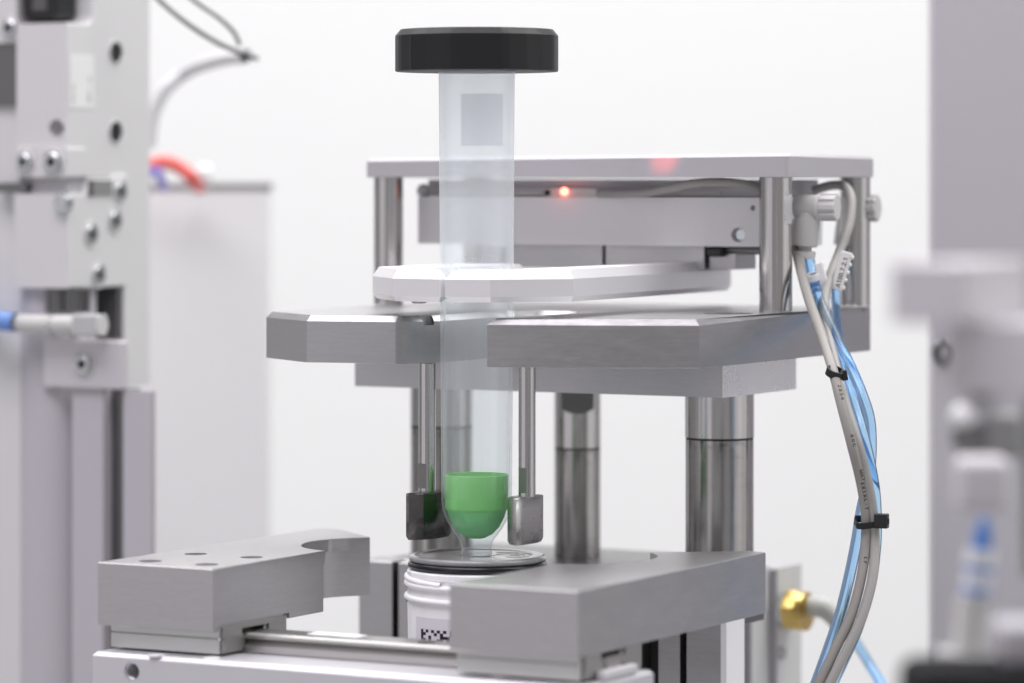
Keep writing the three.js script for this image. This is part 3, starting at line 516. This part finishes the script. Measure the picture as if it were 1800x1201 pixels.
// ------------------------------------------------------------------ fittings, tubes and cables on the right
{
  const elbow = (label, x, y, d, k) => {
    const w = at(x, y, d), t = thing('elbow_fitting', label, 'hose fitting', 'grey elbow hose fittings', [w.x, w.y, w.z], -TURN + 0.12);
    const r = 22.5 * PX * k;
    part('body', lathe([[0, -0.0085], [r * 0.93, -0.0083], [r, -0.0072], [r, 0.0012], [r * 0.9, 0.0014], [0, 0.0014]], 40).rotateZ(-Math.PI / 2), M.greyPlastic, t);
    part('collar', lathe([[0, 0.0013], [r * 1.06, 0.0013], [r * 1.06, 0.0030], [0, 0.0030]], 40).rotateZ(-Math.PI / 2), M.lightPlastic, t);
    const gs = [cyl(r * 0.98, 0.0072, 40).rotateZ(Math.PI / 2).translate(0.0064, 0, 0).toNonIndexed()];
    for (let i = 0; i < 8; i++) { const a = i / 8 * Math.PI * 2; gs.push(new RoundedBoxGeometry(0.0070, 0.0015, 0.0026, 2, 0.0005).translate(0.0064, r * 1.0, 0).rotateX(a)); }
    gs.forEach((q) => q.deleteAttribute('uv')); part('ribbed_nut', boxUV(mergeGeometries(gs)), M.greyPlastic, t);
    const br = lathe([[0, 0.001], [r * 0.86, 0.001], [r * 0.95, -0.003], [r * 1.06, -0.0042], [r * 1.10, -0.0152], [r * 0.88, -0.0156], [r * 0.8, -0.0145], [0, -0.0145]], 40).rotateZ(-0.11).translate(-0.0028, -0.001, 0);
    part('branch', br, M.greyPlastic, t);
    part('release_ring', lathe([[0, -0.0145], [r * 0.55, -0.0145], [r * 0.55, -0.0175], [r * 0.88, -0.0175], [r * 0.92, -0.0185], [r * 0.86, -0.0205], [r * 0.5, -0.0205]], 36).rotateZ(-0.06).translate(-0.0032, -0.001, 0), M.greyPlastic, t);
    return w;
  };
  elbow('grey plastic elbow fitting nearer the front beside the front post', 1432, 364, 1.045, 1);
  elbow('grey plastic elbow fitting further back against the rear post', 1505, 366, 1.085, 1);
  const A = [[1422, 452, 1.05], [1427, 482, 1.045], [1435, 510, 1.038], [1449, 548, 1.03], [1472, 598, 1.02], [1495, 645, 1.01], [1514, 690, 1.004], [1529, 740, 1.002], [1531, 800, 1.004], [1525, 850, 1.002], [1514, 900, 0.9997], [1506, 950, 0.9997], [1494, 1010, 1.0], [1477, 1080, 1.0], [1457, 1140, 0.997], [1430, 1215, 0.995]];
  lone('blue_air_tube', tube(A, 0.0023, 260, 18), M.blueTube, 'pale blue air tube from the front elbow fitting down the left of the cable bundle', 'tube', 'blue air tubes');
  const B = [[1484, 448, 1.085], [1473, 470, 1.075], [1468, 500, 1.065], [1470, 545, 1.05], [1476, 600, 1.03], [1485, 650, 1.016], [1496, 690, 1.006], [1512, 742, 0.998], [1527, 800, 0.996], [1538, 860, 0.998], [1541, 910, 0.9988], [1540, 960, 0.999], [1531, 1030, 1.0], [1510, 1100, 0.999], [1485, 1158, 0.996], [1458, 1215, 0.993]];
  lone('blue_air_tube', tube(B, 0.0021, 260, 18), M.blueTube, 'pale blue air tube from the rear elbow fitting down the right of the cable bundle', 'tube', 'blue air tubes');
  // prints run down the cable on the side that faces the camera
  const print = (geo, seg, rad, len, r, text, size, col, bg) => {
    const c = document.createElement('canvas'); c.width = 2048; c.height = 128; const x = c.getContext('2d'); x.fillStyle = bg; x.fillRect(0, 0, 2048, 128); x.fillStyle = col; x.font = `bold ${size}px sans-serif`; x.textBaseline = 'middle'; x.textAlign = 'center';
    const n = geo.attributes.normal, ratio = (2048 / len) / (128 / (2 * Math.PI * r));
    for (const [s, u0, side] of text) [...s].forEach((ch, k) => {
      const u = u0 + k * size * 0.72 * ratio / 2048, row = Math.round(u * seg); let best = 0, bv = -9;
      for (let j = 0; j < rad; j++) { const i = row * (rad + 1) + j, d = n.getZ(i) * Math.cos(side) + n.getX(i) * Math.sin(side); if (d > bv) { bv = d; best = j; } }
      const i = row * (rad + 1), right = n.getX(i + (best + 1) % rad) > n.getX(i + (best + rad - 1) % rad) ? 1 : -1;
      for (const w of [0, 1, -1]) { x.save(); x.translate(u * 2048, (1 - best / rad + w) * 128); x.scale(ratio, right); x.fillText(ch, 0, 0); x.restore(); }
    });
    const t = new THREE.CanvasTexture(c); t.colorSpace = THREE.SRGBColorSpace; return t;
  };
  const Cc = [[1380, 352, 1.075], [1393, 400, 1.06], [1402, 450, 1.045], [1420, 520, 1.03], [1445, 590, 1.015], [1464, 650, 1.0], [1479, 710, 0.994], [1497, 780, 0.992], [1513, 845, 0.995], [1522, 900, 0.9965], [1522, 950, 0.9965], [1515, 1010, 0.994], [1497, 1080, 0.991], [1469, 1140, 0.989], [1433, 1215, 0.987]];
  const gc = tube(Cc, 0.00205, 260, 20), tex = print(gc, 260, 20, 0.213, 0.00205, [['STYLE', 0.42, 0.5], ['2854', 0.525, 0.5], ['80C', 0.60, 0.6], ['MATERIAL-T', 0.655, 0.35], ['LF', 0.79, 0.1]], 19, '#1d1d1f', '#989590');
  lone('grey_cable', gc, P({ map: tex, roughness: 0.5 }), 'grey printed cable on the left of the bundle, running through both cable ties', 'cable', 'grey cables in the bundle');
  const Cd = [[1430, 335, 1.07], [1462, 326, 1.068], [1486, 329, 1.065], [1497, 352, 1.06], [1493, 395, 1.055], [1477, 440, 1.05], [1460, 485, 1.042], [1450, 530, 1.034], [1457, 590, 1.022], [1471, 650, 1.008], [1488, 715, 0.999], [1507, 775, 0.994], [1523, 835, 0.995], [1534, 895, 0.9965], [1538, 950, 0.9965], [1534, 1015, 0.993], [1517, 1080, 0.990], [1490, 1140, 0.988], [1452, 1215, 0.986]];
  lone('grey_cable', tube(Cd, 0.0020, 300, 20), M.greyCable, 'plain grey cable arching behind the front elbow fitting and down the right side', 'cable', 'grey cables in the bundle');

  // cable ties
  {
    const t = thing('cable_tie', 'upper black cable tie round the grey cable below the lower plate', 'cable tie', 'black cable ties', [0, 0, 0], 0);
    const w = at(1468, 655, 0.9985);
    part('strap', toCreasedNormals(lathe([[0.0030, -0.0015], [0.0037, -0.0015], [0.0037, 0.0015], [0.0030, 0.0015], [0.0030, -0.0015]], 40, 0), 0.5).rotateX(0.35).rotateZ(-0.28).translate(w.x, w.y, w.z), M.blackPlastic, t);
    part('head', rbox(-0.0012, 0.0012, -0.0024, 0.0018, -0.0012, 0.0012, 0.0004).rotateZ(0.2).translate(w.x + 0.0036, w.y - 0.0008, w.z + 0.0006), M.blackPlastic, t);
  }
  {
    const t = thing('cable_tie', 'lower black cable tie with a square head round the whole bundle', 'cable tie', 'black cable ties', [0, 0, 0], 0);
    const w = at(1526, 917, 0.9980), loop = new THREE.Shape(), r = fillet([[-0.0053, -0.0056], [0.0053, -0.0056], [0.0053, 0.0050], [-0.0053, 0.0050]], { 0: 0.0036, 1: 0.0030, 2: 0.003, 3: 0.0036 }, 8), q = inset(r, 0.0007);
    r.forEach(([x, y], i) => i ? loop.lineTo(x, y) : loop.moveTo(x, y)); const h = new THREE.Path(); q.forEach(([x, y], i) => i ? h.lineTo(x, y) : h.moveTo(x, y)); loop.holes.push(h);
    part('strap', boxUV(new THREE.ExtrudeGeometry(loop, { depth: 0.0025, bevelEnabled: false }).rotateX(-Math.PI / 2).translate(0, -0.0012, 0).rotateX(0.22).rotateZ(0.12).translate(w.x, w.y, w.z)), M.blackPlastic, t);
    const hd = part('head', rbox(-0.0026, 0.0028, -0.0026, 0.0032, -0.0014, 0.0026, 0.0005).rotateY(-0.35).translate(w.x + 0.0050, w.y + 0.0004, w.z + 0.0046), M.blackPlastic, t);
    part('slot', box(0.0014, 0.0019, -0.0010, 0.0012, 0.0000, 0.0014).rotateY(-0.35).translate(w.x + 0.0062, w.y + 0.0005, w.z + 0.0049), M.hole, hd);
  }
  // white marker sleeves
  {
    const w = at(1434, 497, 1.0408), t = thing('cable_marker', 'white ladder-shaped marker clipped on the front blue tube', 'cable marker', 'white cable markers', [w.x, w.y, w.z], 0);
    t.rotation.z = 0.26;
    for (const y of [0.0026, -0.0034]) part('clip_band', toCreasedNormals(lathe([[0.0025, -0.0013], [0.0034, -0.0013], [0.0034, 0.0013], [0.0025, 0.0013], [0.0025, -0.0013]], 32, 0), 0.5).rotateX(0.2).translate(-0.0006, y, 0), M.white, t);
    part('name_plate', rbox(0.0016, 0.0052, -0.0072, 0.0078, -0.0004, 0.0014, 0.0004).rotateY(-0.3), M.white, t);
    for (const y of [-0.005, -0.002, 0.001, 0.004, 0.0065]) part('edge_bump', new THREE.SphereGeometry(0.0009, 12, 8).translate(0.0048, y, -0.001), M.white, t);
  }
  {
    const w = at(1472, 474, 1.0415), t = thing('cable_marker', 'white marker plate with black letters on the grey cable behind the front fitting', 'cable marker', 'white cable markers', [w.x, w.y, w.z], 0);
    t.rotation.z = -0.28;
    const c = document.createElement('canvas'); c.width = 512; c.height = 128; const x = c.getContext('2d'); x.fillStyle = '#e4e3e0'; x.fillRect(0, 0, 512, 128); x.fillStyle = '#222'; x.font = 'bold 92px sans-serif'; x.textBaseline = 'middle'; x.fillText('A100.7.2.1', 14, 66, 480);
    const m = new THREE.CanvasTexture(c); m.colorSpace = THREE.SRGBColorSpace;
    part('name_plate', rbox(-0.0006, 0.0042, -0.0082, 0.0082, 0.0014, 0.0026, 0.0004), M.white, t);
    part('lettering', new THREE.PlaneGeometry(0.0150, 0.0038).rotateZ(Math.PI / 2).translate(0.0018, 0, 0.00275), P({ map: m, roughness: 0.6 }), t);
    for (let i = 0; i < 5; i++) part('edge_bump', new THREE.SphereGeometry(0.0010, 12, 8).translate(0.0042, -0.0066 + i * 0.0033, 0.0018), M.white, t);
  }
}

// ------------------------------------------------------------------ the vertical axis on the left (behind, out of focus)
{
  const D0 = 1.14, [ux, uv0] = REL(117, D0), V = (x) => { let t = 0; for (let i = 0; i < 40; i++) { const X = (117 - 900) * D0 / 6600 + 0.485 * t, D = D0 + 0.875 * t; t += (((x - 900) / 6600) * D - X) / 0.62; } return U(t); };   // depth along the side face for a column of the photograph
  const w0 = new THREE.Vector3(C * ux + S * uv0, 0, S * ux - C * uv0);      // machine x, v to world: (x, z = -v)
  const t = thing('vertical_axis', 'tall pale aluminium vertical axis unit with screws, out of focus at the left edge', 'machine axis', null, [C * ux - S * (-uv0), 0, S * ux + C * (-uv0)]);
  const Y = (y) => yAt(y, 1.145), W = (dx) => dx * D0 * PX / 0.875;
  // side profile (v, y), extruded along x to the left
  const side = (pts, x0, x1, mat, name, label, bev = 0.0006, tools = []) => {
    const s = new THREE.Shape(); pts.forEach(([v, y], i) => i ? s.lineTo(v, y) : s.moveTo(v, y));
    const g = new THREE.ExtrudeGeometry(s, { depth: x1 - x0 - 2 * bev, bevelEnabled: true, bevelSize: bev, bevelThickness: bev, bevelSegments: 1 }).rotateY(Math.PI / 2).translate(x0 + bev, 0, 0), h = toCreasedNormals(g, 0.3);
    return part(name, tools.length ? cut(h, ...tools) : boxUV(h), mat, t, label);
  };
  const L = -W(97), vb = V(263), vp = V(165), v5 = V(145), v8 = V(218);
  const notch = fillet([[0.0006, Y(310)], [0.0006, Y(43)], [vp, Y(43)], [vp, Y(-80)], [vb, Y(-80)], [vb, Y(683)], [v8 + 0.0004, Y(683)], [v8 + 0.0004, Y(310)]], { 2: 0.007 }, 8);
  side(notch, L, 0, M.axisAlu, 'side_frame', 'tall side frame with a rounded pocket at its top', 0.0006, [...[[203, 89], [203, 231]].map(([x, y]) => cyl(0.0053, 0.012, 32).rotateZ(Math.PI / 2).translate(0, Y(y), -V(x))), cyl(0.0042, 0.012, 32).rotateX(Math.PI / 2).translate(-W(20), Y(226), 0)]);
  // holes through the side frame: dark discs paint the shade inside them
  for (const [x, y] of [[203, 89], [203, 231]]) {
    part('side_hole', cyl(0.00525, 0.0012, 32).rotateZ(Math.PI / 2).translate(-0.0012, Y(y), -V(x)), M.hole, t);
    part('hole_rim', new THREE.TorusGeometry(0.0054, 0.0005, 10, 40).rotateY(Math.PI / 2).translate(0.0002, Y(y), -V(x)), M.axisAlu, t);
  }
  { // type label on the side
    const c = document.createElement('canvas'); c.width = 128; c.height = 256; const x = c.getContext('2d'); x.fillStyle = '#e9e9e7'; x.fillRect(0, 0, 128, 256); x.fillStyle = '#8d8d8d'; x.font = '20px sans-serif'; x.save(); x.translate(24, 240); x.rotate(-Math.PI / 2); x.fillText('SERIES 040', 0, 0); x.fillText('08/21', 10, 82); x.restore(); x.save(); x.translate(112, 230); x.rotate(-Math.PI / 2); x.fillText('0040  11 - 008', 0, 0); x.restore();
    const m = new THREE.CanvasTexture(c); m.colorSpace = THREE.SRGBColorSpace;
    const v0 = V(122), v1 = V(164);
    part('type_label', new THREE.BoxGeometry(0.0002, Y(95) - Y(190), v1 - v0).translate(0.0002, (Y(95) + Y(190)) / 2, -(v0 + v1) / 2), P({ map: m, roughness: 0.6 }), t, 'pale type label with faint grey print');
  }
  // motor in the pocket
  const mo = part('motor', rbox(L + 0.001, L + W(70), Y(34), Y(-90), -0.020, -0.003, 0.003, 3), M.blackPlastic, t, 'black motor housing in the pocket');
  part('motor_label', box(L + W(26), L + W(52), Y(18), Y(-40), -0.0032, -0.0026), P({ color: rgb(0.10, 0.10, 0.10), roughness: 0.6 }), mo);
  // upper block hole
  part('hole_bottom', cyl(0.0026, 0.0004, 24).rotateX(Math.PI / 2).translate(-W(15), Y(226), -0.0055), M.hole, t);
  // screw block
  const screwX = (x, y, r, depth = 0) => { const s = part('socket_screw', lathe([[0, -0.001], [r * 0.48, -0.001], [r * 0.5, r * 0.4], [r * 0.85, r * 0.42], [r, r * 0.3], [r, -0.001]], 28).rotateX(Math.PI / 2).translate(x, y, depth), M.screw, t); part('recess', new THREE.TorusGeometry(r * 1.25, 0.0006, 10, 32).translate(x, y, depth + 0.0003), M.axisAlu, s); part('counterbore_shade', cyl(r * 1.2, 0.0003, 28).rotateX(Math.PI / 2).translate(x, y, depth + 0.0002), M.panelDark, s); part('hex_socket', cyl(r * 0.45, 0.0003, 6).rotateX(Math.PI / 2).translate(x, y, depth + r * 0.1), M.hole, s); return s; };  // the dark disc paints the ring of shadow round each screw
  side([[-0.0014, Y(309)], [-0.0014, Y(262)], [v5, Y(262)], [v5, Y(309)]], L - 0.0004, 0.0012, M.axisAlu, 'screw_block');
  screwX(-W(74), Y(285), 0.0040, 0.0024); screwX(-W(20), Y(285), 0.0044, 0.0024);
  // groove
  side([[0.003, Y(343)], [0.003, Y(309)], [V(150), Y(309)], [V(150), Y(343)]], L, -0.002, M.panelGrey, 'groove', null, 0.0003);
  part('groove_seal', box(L - 0.012, L + W(24), Y(338), Y(322), -0.004, 0.0016), M.darkSteel, t);
  // moving carriage block with its screws
  side([[-0.0010, Y(504)], [-0.0010, Y(343)], [V(143), Y(343)], [V(152), Y(316)], [V(192), Y(316)], [V(196), Y(309)], [v8, Y(309)], [v8, Y(504)]], L, 0.0016, M.axisAlu, 'carriage_block', 'carriage block with several socket screws in its side');
  part('pocket', box(0.0004, 0.0024, Y(344), Y(317), -V(190), -V(152)), M.panelDark, t);
  part('pocket_edge', box(0.0006, 0.0027, Y(345), Y(317), -V(156), -V(150)), M.darkSteel, t);
  part('small_hole', cyl(0.0019, 0.0006, 24).rotateX(Math.PI / 2).translate(-W(76), Y(403), 0.0009), M.hole, t);
  part('button_screw', lathe([[0, 0.0045], [0.0036, 0.0043], [0.0044, 0.0032], [0.0046, 0]], 32).rotateX(Math.PI / 2).translate(-W(1), Y(357), 0.0008), M.screw, t);
  const screwS = (x, y, r) => { const s = part('socket_screw', lathe([[0, -0.0005], [r * 0.45, -0.0005], [r * 0.5, 0.0007], [r * 0.9, 0.0008], [r, 0.0004], [r, -0.001]], 28).rotateZ(-Math.PI / 2).translate(0.0018, Y(y), -V(x)), M.screw, t); part('counterbore_shade', cyl(r * 1.2, 0.0003, 28).rotateZ(Math.PI / 2).translate(0.00175, Y(y), -V(x)), M.panelDark, s); part('hex_socket', cyl(r * 0.45, 0.0003, 6).rotateZ(Math.PI / 2).translate(0.0020, Y(y), -V(x)), M.hole, s); part('recess', new THREE.TorusGeometry(r * 1.28, 0.0006, 10, 32).rotateY(Math.PI / 2).translate(0.0018, Y(y), -V(x)), M.axisAlu, s); };  // dark disc under each head stands for the shadow of its counterbore
  for (const [x, y] of [[155, 413], [197, 390], [168, 485], [206, 338]]) screwS(x, y, 0.0044);
  // dark gap with knurled stop screws, and the bracket under it
  part('gap_back', box(L + W(50), -0.001, Y(600), Y(505), -v8, -v8 + 0.004), M.darkSteel, t);
  for (const [x, r] of [[W(-28), 0.0060], [W(6), 0.0050]]) {
    const k = []; for (let i = 0; i < 16; i++) { const a = i / 16 * Math.PI * 2; k.push(new THREE.BoxGeometry(0.001, Y(508) - Y(548), 0.001).translate(Math.cos(a) * r, 0, Math.sin(a) * r)); }
    k.push(cyl(r, Y(508) - Y(548), 32)); part('knurled_nut', boxUV(mergeGeometries(k.map((q) => { q = q.toNonIndexed(); q.deleteAttribute('uv'); return q; }))).translate(x, (Y(508) + Y(548)) / 2, -0.006), M.darkSteel, t);
    part('stud', cyl(r * 0.7, Y(586) - Y(604), 24).translate(x, (Y(586) + Y(604)) / 2, -0.006), M.panelGrey, t);
  }
  part('lower_bracket', rbox(-W(47), W(101), Y(681), Y(596), -0.0066, -0.0004, 0.0012), M.bracketAlu, t, 'grey lower bracket with one screw');
  screwX(W(31), Y(638), 0.0044, -0.0002);
  // legs under the bracket
  part('leg', box(W(3), W(61), -0.2, Y(681) - 0.0001, -0.016, -0.003), M.panelGrey, t);
  part('leg', box(W(96), W(148), -0.2, Y(682) - 0.0001, -0.0072, -0.004), M.panelGrey, t);
  part('leg_gap_sheet', box(W(60), W(97), -0.2, Y(681) - 0.0001, -0.017, -0.010), M.darkSteel, t);  // dark sheet set in the gap between the legs
  part('round_column', cyl(W(60), Y(500) + 0.2, 48).translate(-W(66), (Y(500) - 0.2) / 2, -0.020), M.panelGrey, t);
  // what shows at the very left edge of the picture
  part('outer_rail', box(L - 0.03, L - 0.0006, -0.2, Y(-80), -0.03, -0.006), M.axisAlu, t);
  part('outer_block', rbox(L - 0.03, L - 0.0004, Y(75), Y(-80), -0.006, -0.001, 0.0008), M.axisAlu, t);
  part('outer_seal', box(L - 0.03, L - 0.0008, Y(185), Y(78), -0.0055, -0.0035), M.darkSteel, t);
  screwX(L - W(13), Y(48), 0.0040, -0.0008);

  const f = thing('push_in_fitting', 'white push-in fitting lying across the dark gap of the left axis', 'hose fitting', null, at(140, 571, 1.133).toArray()); f.scale.set(1, 0.9, 0.9);
  part('body', lathe([[0, -0.0155], [0.0036, -0.0155], [0.0047, -0.0140], [0.0047, -0.003], [0.0052, -0.0028], [0.0052, 0.0125], [0, 0.0125]], 36).rotateZ(-Math.PI / 2), M.lightPlastic, f);
  part('rear_body', rbox(-0.0010, 0.0122, -0.0053, 0.0053, -0.0053, 0.0056, 0.0012), M.panelLight, f);
  part('sleeve', lathe([[0, -0.0365], [0.0042, -0.0362], [0.0046, -0.0345], [0.0046, -0.0155], [0, -0.0155]], 36).rotateZ(-Math.PI / 2), M.lightPlastic, f);
  lone('blue_hose', tube([[26, 567, 1.1425], [14, 566, 1.1435], [0, 564, 1.145], [-20, 560, 1.15], [-60, 556, 1.16]], 0.0044, 30, 20), M.paleBlue, 'short end of a strong blue hose at the left edge beside the white fitting', 'hose');
}

// ------------------------------------------------------------------ behind on the left: cabinet, hoses, wires
{
  const [x0, v] = REL(225, 1.30), [x1] = REL(474, 1.30);
  const c = thing('cabinet', 'pale grey cabinet standing out of focus behind the left axis', 'cabinet', null, [0, 0, 0], 0);
  const a = at(200, 325, 1.30), b = at(474, 325, 1.30);
  part('housing', rbox(a.x, b.x, -0.5, a.y, a.z - 0.02, a.z, 0.002), M.cabinetGrey, c);
  part('top_seam', box(a.x, b.x + 0.0004, a.y - 0.0026, a.y + 0.0008, a.z - 0.02, a.z + 0.0006), M.panelDark, c);
  lone('red_hose', tube([[240, 318, 1.28], [262, 292, 1.28], [290, 285, 1.28], [318, 296, 1.28], [338, 314, 1.28], [350, 330, 1.29]], 0.0036, 50, 18), M.red, 'blurred red hose arching on top of the pale cabinet', 'hose');
  lone('violet_hose', tube([[240, 330, 1.26], [262, 306, 1.26], [278, 303, 1.26], [288, 330, 1.27]], 0.0022, 40, 14), M.violet, 'small violet hose under the red hose at the edge of the axis', 'hose');
  const k = at(360, 304, 1.306); lone('white_glare', new THREE.SphereGeometry(0.0042, 24, 16).translate(k.x, k.y, k.z), M.white, 'small white ball standing for a glare beside the red hose on the cabinet', 'knob');  // white ball standing in for a glare on the cabinet
  lone('grey_hose', tube([[262, 260, 1.24], [268, 205, 1.24], [290, 158, 1.24], [330, 125, 1.24], [375, 108, 1.22], [410, 101, 1.21], [432, 99, 1.20]], 0.0034, 90, 18), M.hoseGrey, 'pale grey hose curving up beside the left axis', 'hose');
  lone('thin_wire', tube([[262, -20, 1.15], [285, 5, 1.15], [330, 42, 1.15], [380, 74, 1.155], [420, 92, 1.16], [452, 103, 1.165]], 0.00115, 70, 12), M.darkWire, 'thin dark wire, lower of two coming down to the grey hose', 'wire', 'thin dark wires');
  lone('thin_wire', tube([[318, -20, 1.15], [345, 4, 1.15], [385, 32, 1.15], [410, 56, 1.155], [421, 78, 1.16]], 0.0010, 60, 12), M.darkWire, 'thin dark wire, upper of two coming down to the grey hose', 'wire', 'thin dark wires');
}

// ------------------------------------------------------------------ right edge: panel and blurred parts in front of it
{
  const p = at(1640, 600, 1.17);
  const c = thing('machine_panel', 'tall lilac grey machine panel filling the right edge', 'panel', null, [p.x, 0, p.z], 0);
  part('sheet', rbox(0, 0.5, -0.4, 0.45, -0.02, 0, 0.0015), M.panelGrey, c);
  const s1 = at(1663, 620, 1.168);
  const ring = part('socket_screw', lathe([[0, 0], [0.0028, 0], [0.0030, 0.0018], [0.0054, 0.0020], [0.0064, 0.0010], [0.0064, 0]], 32).rotateX(Math.PI / 2).translate(s1.x - p.x, s1.y, 0.0002), M.darkSteel, c);
  part('screw_centre', cyl(0.0024, 0.0006, 24).rotateX(Math.PI / 2).translate(s1.x - p.x, s1.y, 0.0006), M.screw, ring);

  const D = 0.68, b0 = at(1572, 0, D), b1 = at(1690, 0, D), y = (v) => yAt(v, D);
  const k = thing('clamp_bracket', 'pale rectangular bracket close to the camera, strongly blurred at the right edge', 'bracket', null, [b1.x, 0, b1.z]);
  const len = (b1.x - b0.x) / C;
  part('arm', rbox(-len, 0, y(570), y(462), -0.05, 0, 0.001), M.bracketAlu, k);
  part('arm_plate', rbox(-0.010, 0.020, y(700), y(570) + 0.0002, -0.05, -0.014, 0.001), M.bracketAlu, k);
  const t = thing('clamp_lever', 'blurred dark clamp lever with a white ball knob at the right edge', 'clamp lever', null, at(1735, 765, 0.76).toArray(), 0); t.scale.setScalar(0.88);
  part('pivot', cyl(0.0060, 0.010, 32).rotateX(Math.PI / 2).translate(-0.006, -0.001, 0), M.darkSteel, t);
  part('lever_body', rbox(-0.002, 0.012, -0.008, 0.008, -0.006, 0.005, 0.003, 3), M.panelDark, t);
  part('ball_knob', new THREE.SphereGeometry(0.0045, 24, 16).translate(-0.0085, 0.0068, 0.003), M.white, t);
  part('washer', lathe([[0, 0], [0.0028, 0], [0.003, 0.001], [0.009, 0.0012], [0.0092, 0], [0.003, -0.001]], 36).rotateX(Math.PI / 2).translate(-0.001, 0.0165, 0.004), M.panelGrey, t);
  part('washer_bolt', cyl(0.0042, 0.004, 28).rotateX(Math.PI / 2).translate(-0.003, 0.0165, 0.006), M.darkSteel, t);
  part('side_post', cyl(0.0075, 0.07, 32).translate(0.021, -0.015, -0.012), M.panelDark, t);

  const q = thing('squeeze_bottle', 'blurred pale plastic part above the blue tube at the right edge', 'bottle', null, at(1725, 900, 0.74).toArray(), 0); q.scale.setScalar(0.87);
  part('body', rbox(-0.0090, 0.0095, 0.0, 0.019, -0.008, 0.008, 0.004, 3), M.bracketAlu, q);
  const h = thing('striped_connector', 'blurred tube connector with blue and white stripes standing at the lower right', 'hose fitting', null, at(1716, 1040, 0.75).toArray(), 0); h.scale.setScalar(0.92);
  h.rotation.z = -0.12;
  part('sleeve', cyl(0.0048, 0.0155, 32).translate(0, 0.006, 0), M.white, h);
  for (const yy of [0.0005, 0.0075]) part('blue_band', cyl(0.0050, 0.0022, 32).translate(0.0, yy, 0), M.paleBlue, h);
  part('blue_tip', lathe([[0, 0.0136], [0.0034, 0.0136], [0.0030, 0.019], [0.0010, 0.0245], [0, 0.0245]], 28), M.blueHose, h);
  part('grey_body', cyl(0.0054, 0.018, 32).translate(-0.0005, -0.0115, 0), M.lightPlastic, h);
  part('foot', rbox(-0.010, 0.012, -0.0245, -0.020, -0.008, 0.008, 0.0015), M.lightPlastic, h);
  const bb = thing('black_housing', 'black rounded housing strongly blurred in the lower right corner', 'housing', null, at(1690, 1190, 0.70).toArray(), 0); bb.scale.setScalar(0.9);
  part('shell', rbox(-0.017, 0.05, -0.06, 0.0035, -0.03, 0.02, 0.006, 4), M.matteBlack, bb);
  part('side_shell', rbox(0.012, 0.05, 0.003, 0.016, -0.028, 0.0, 0.003, 3), M.panelGrey, bb);
}
renderer.render(scene, camera);
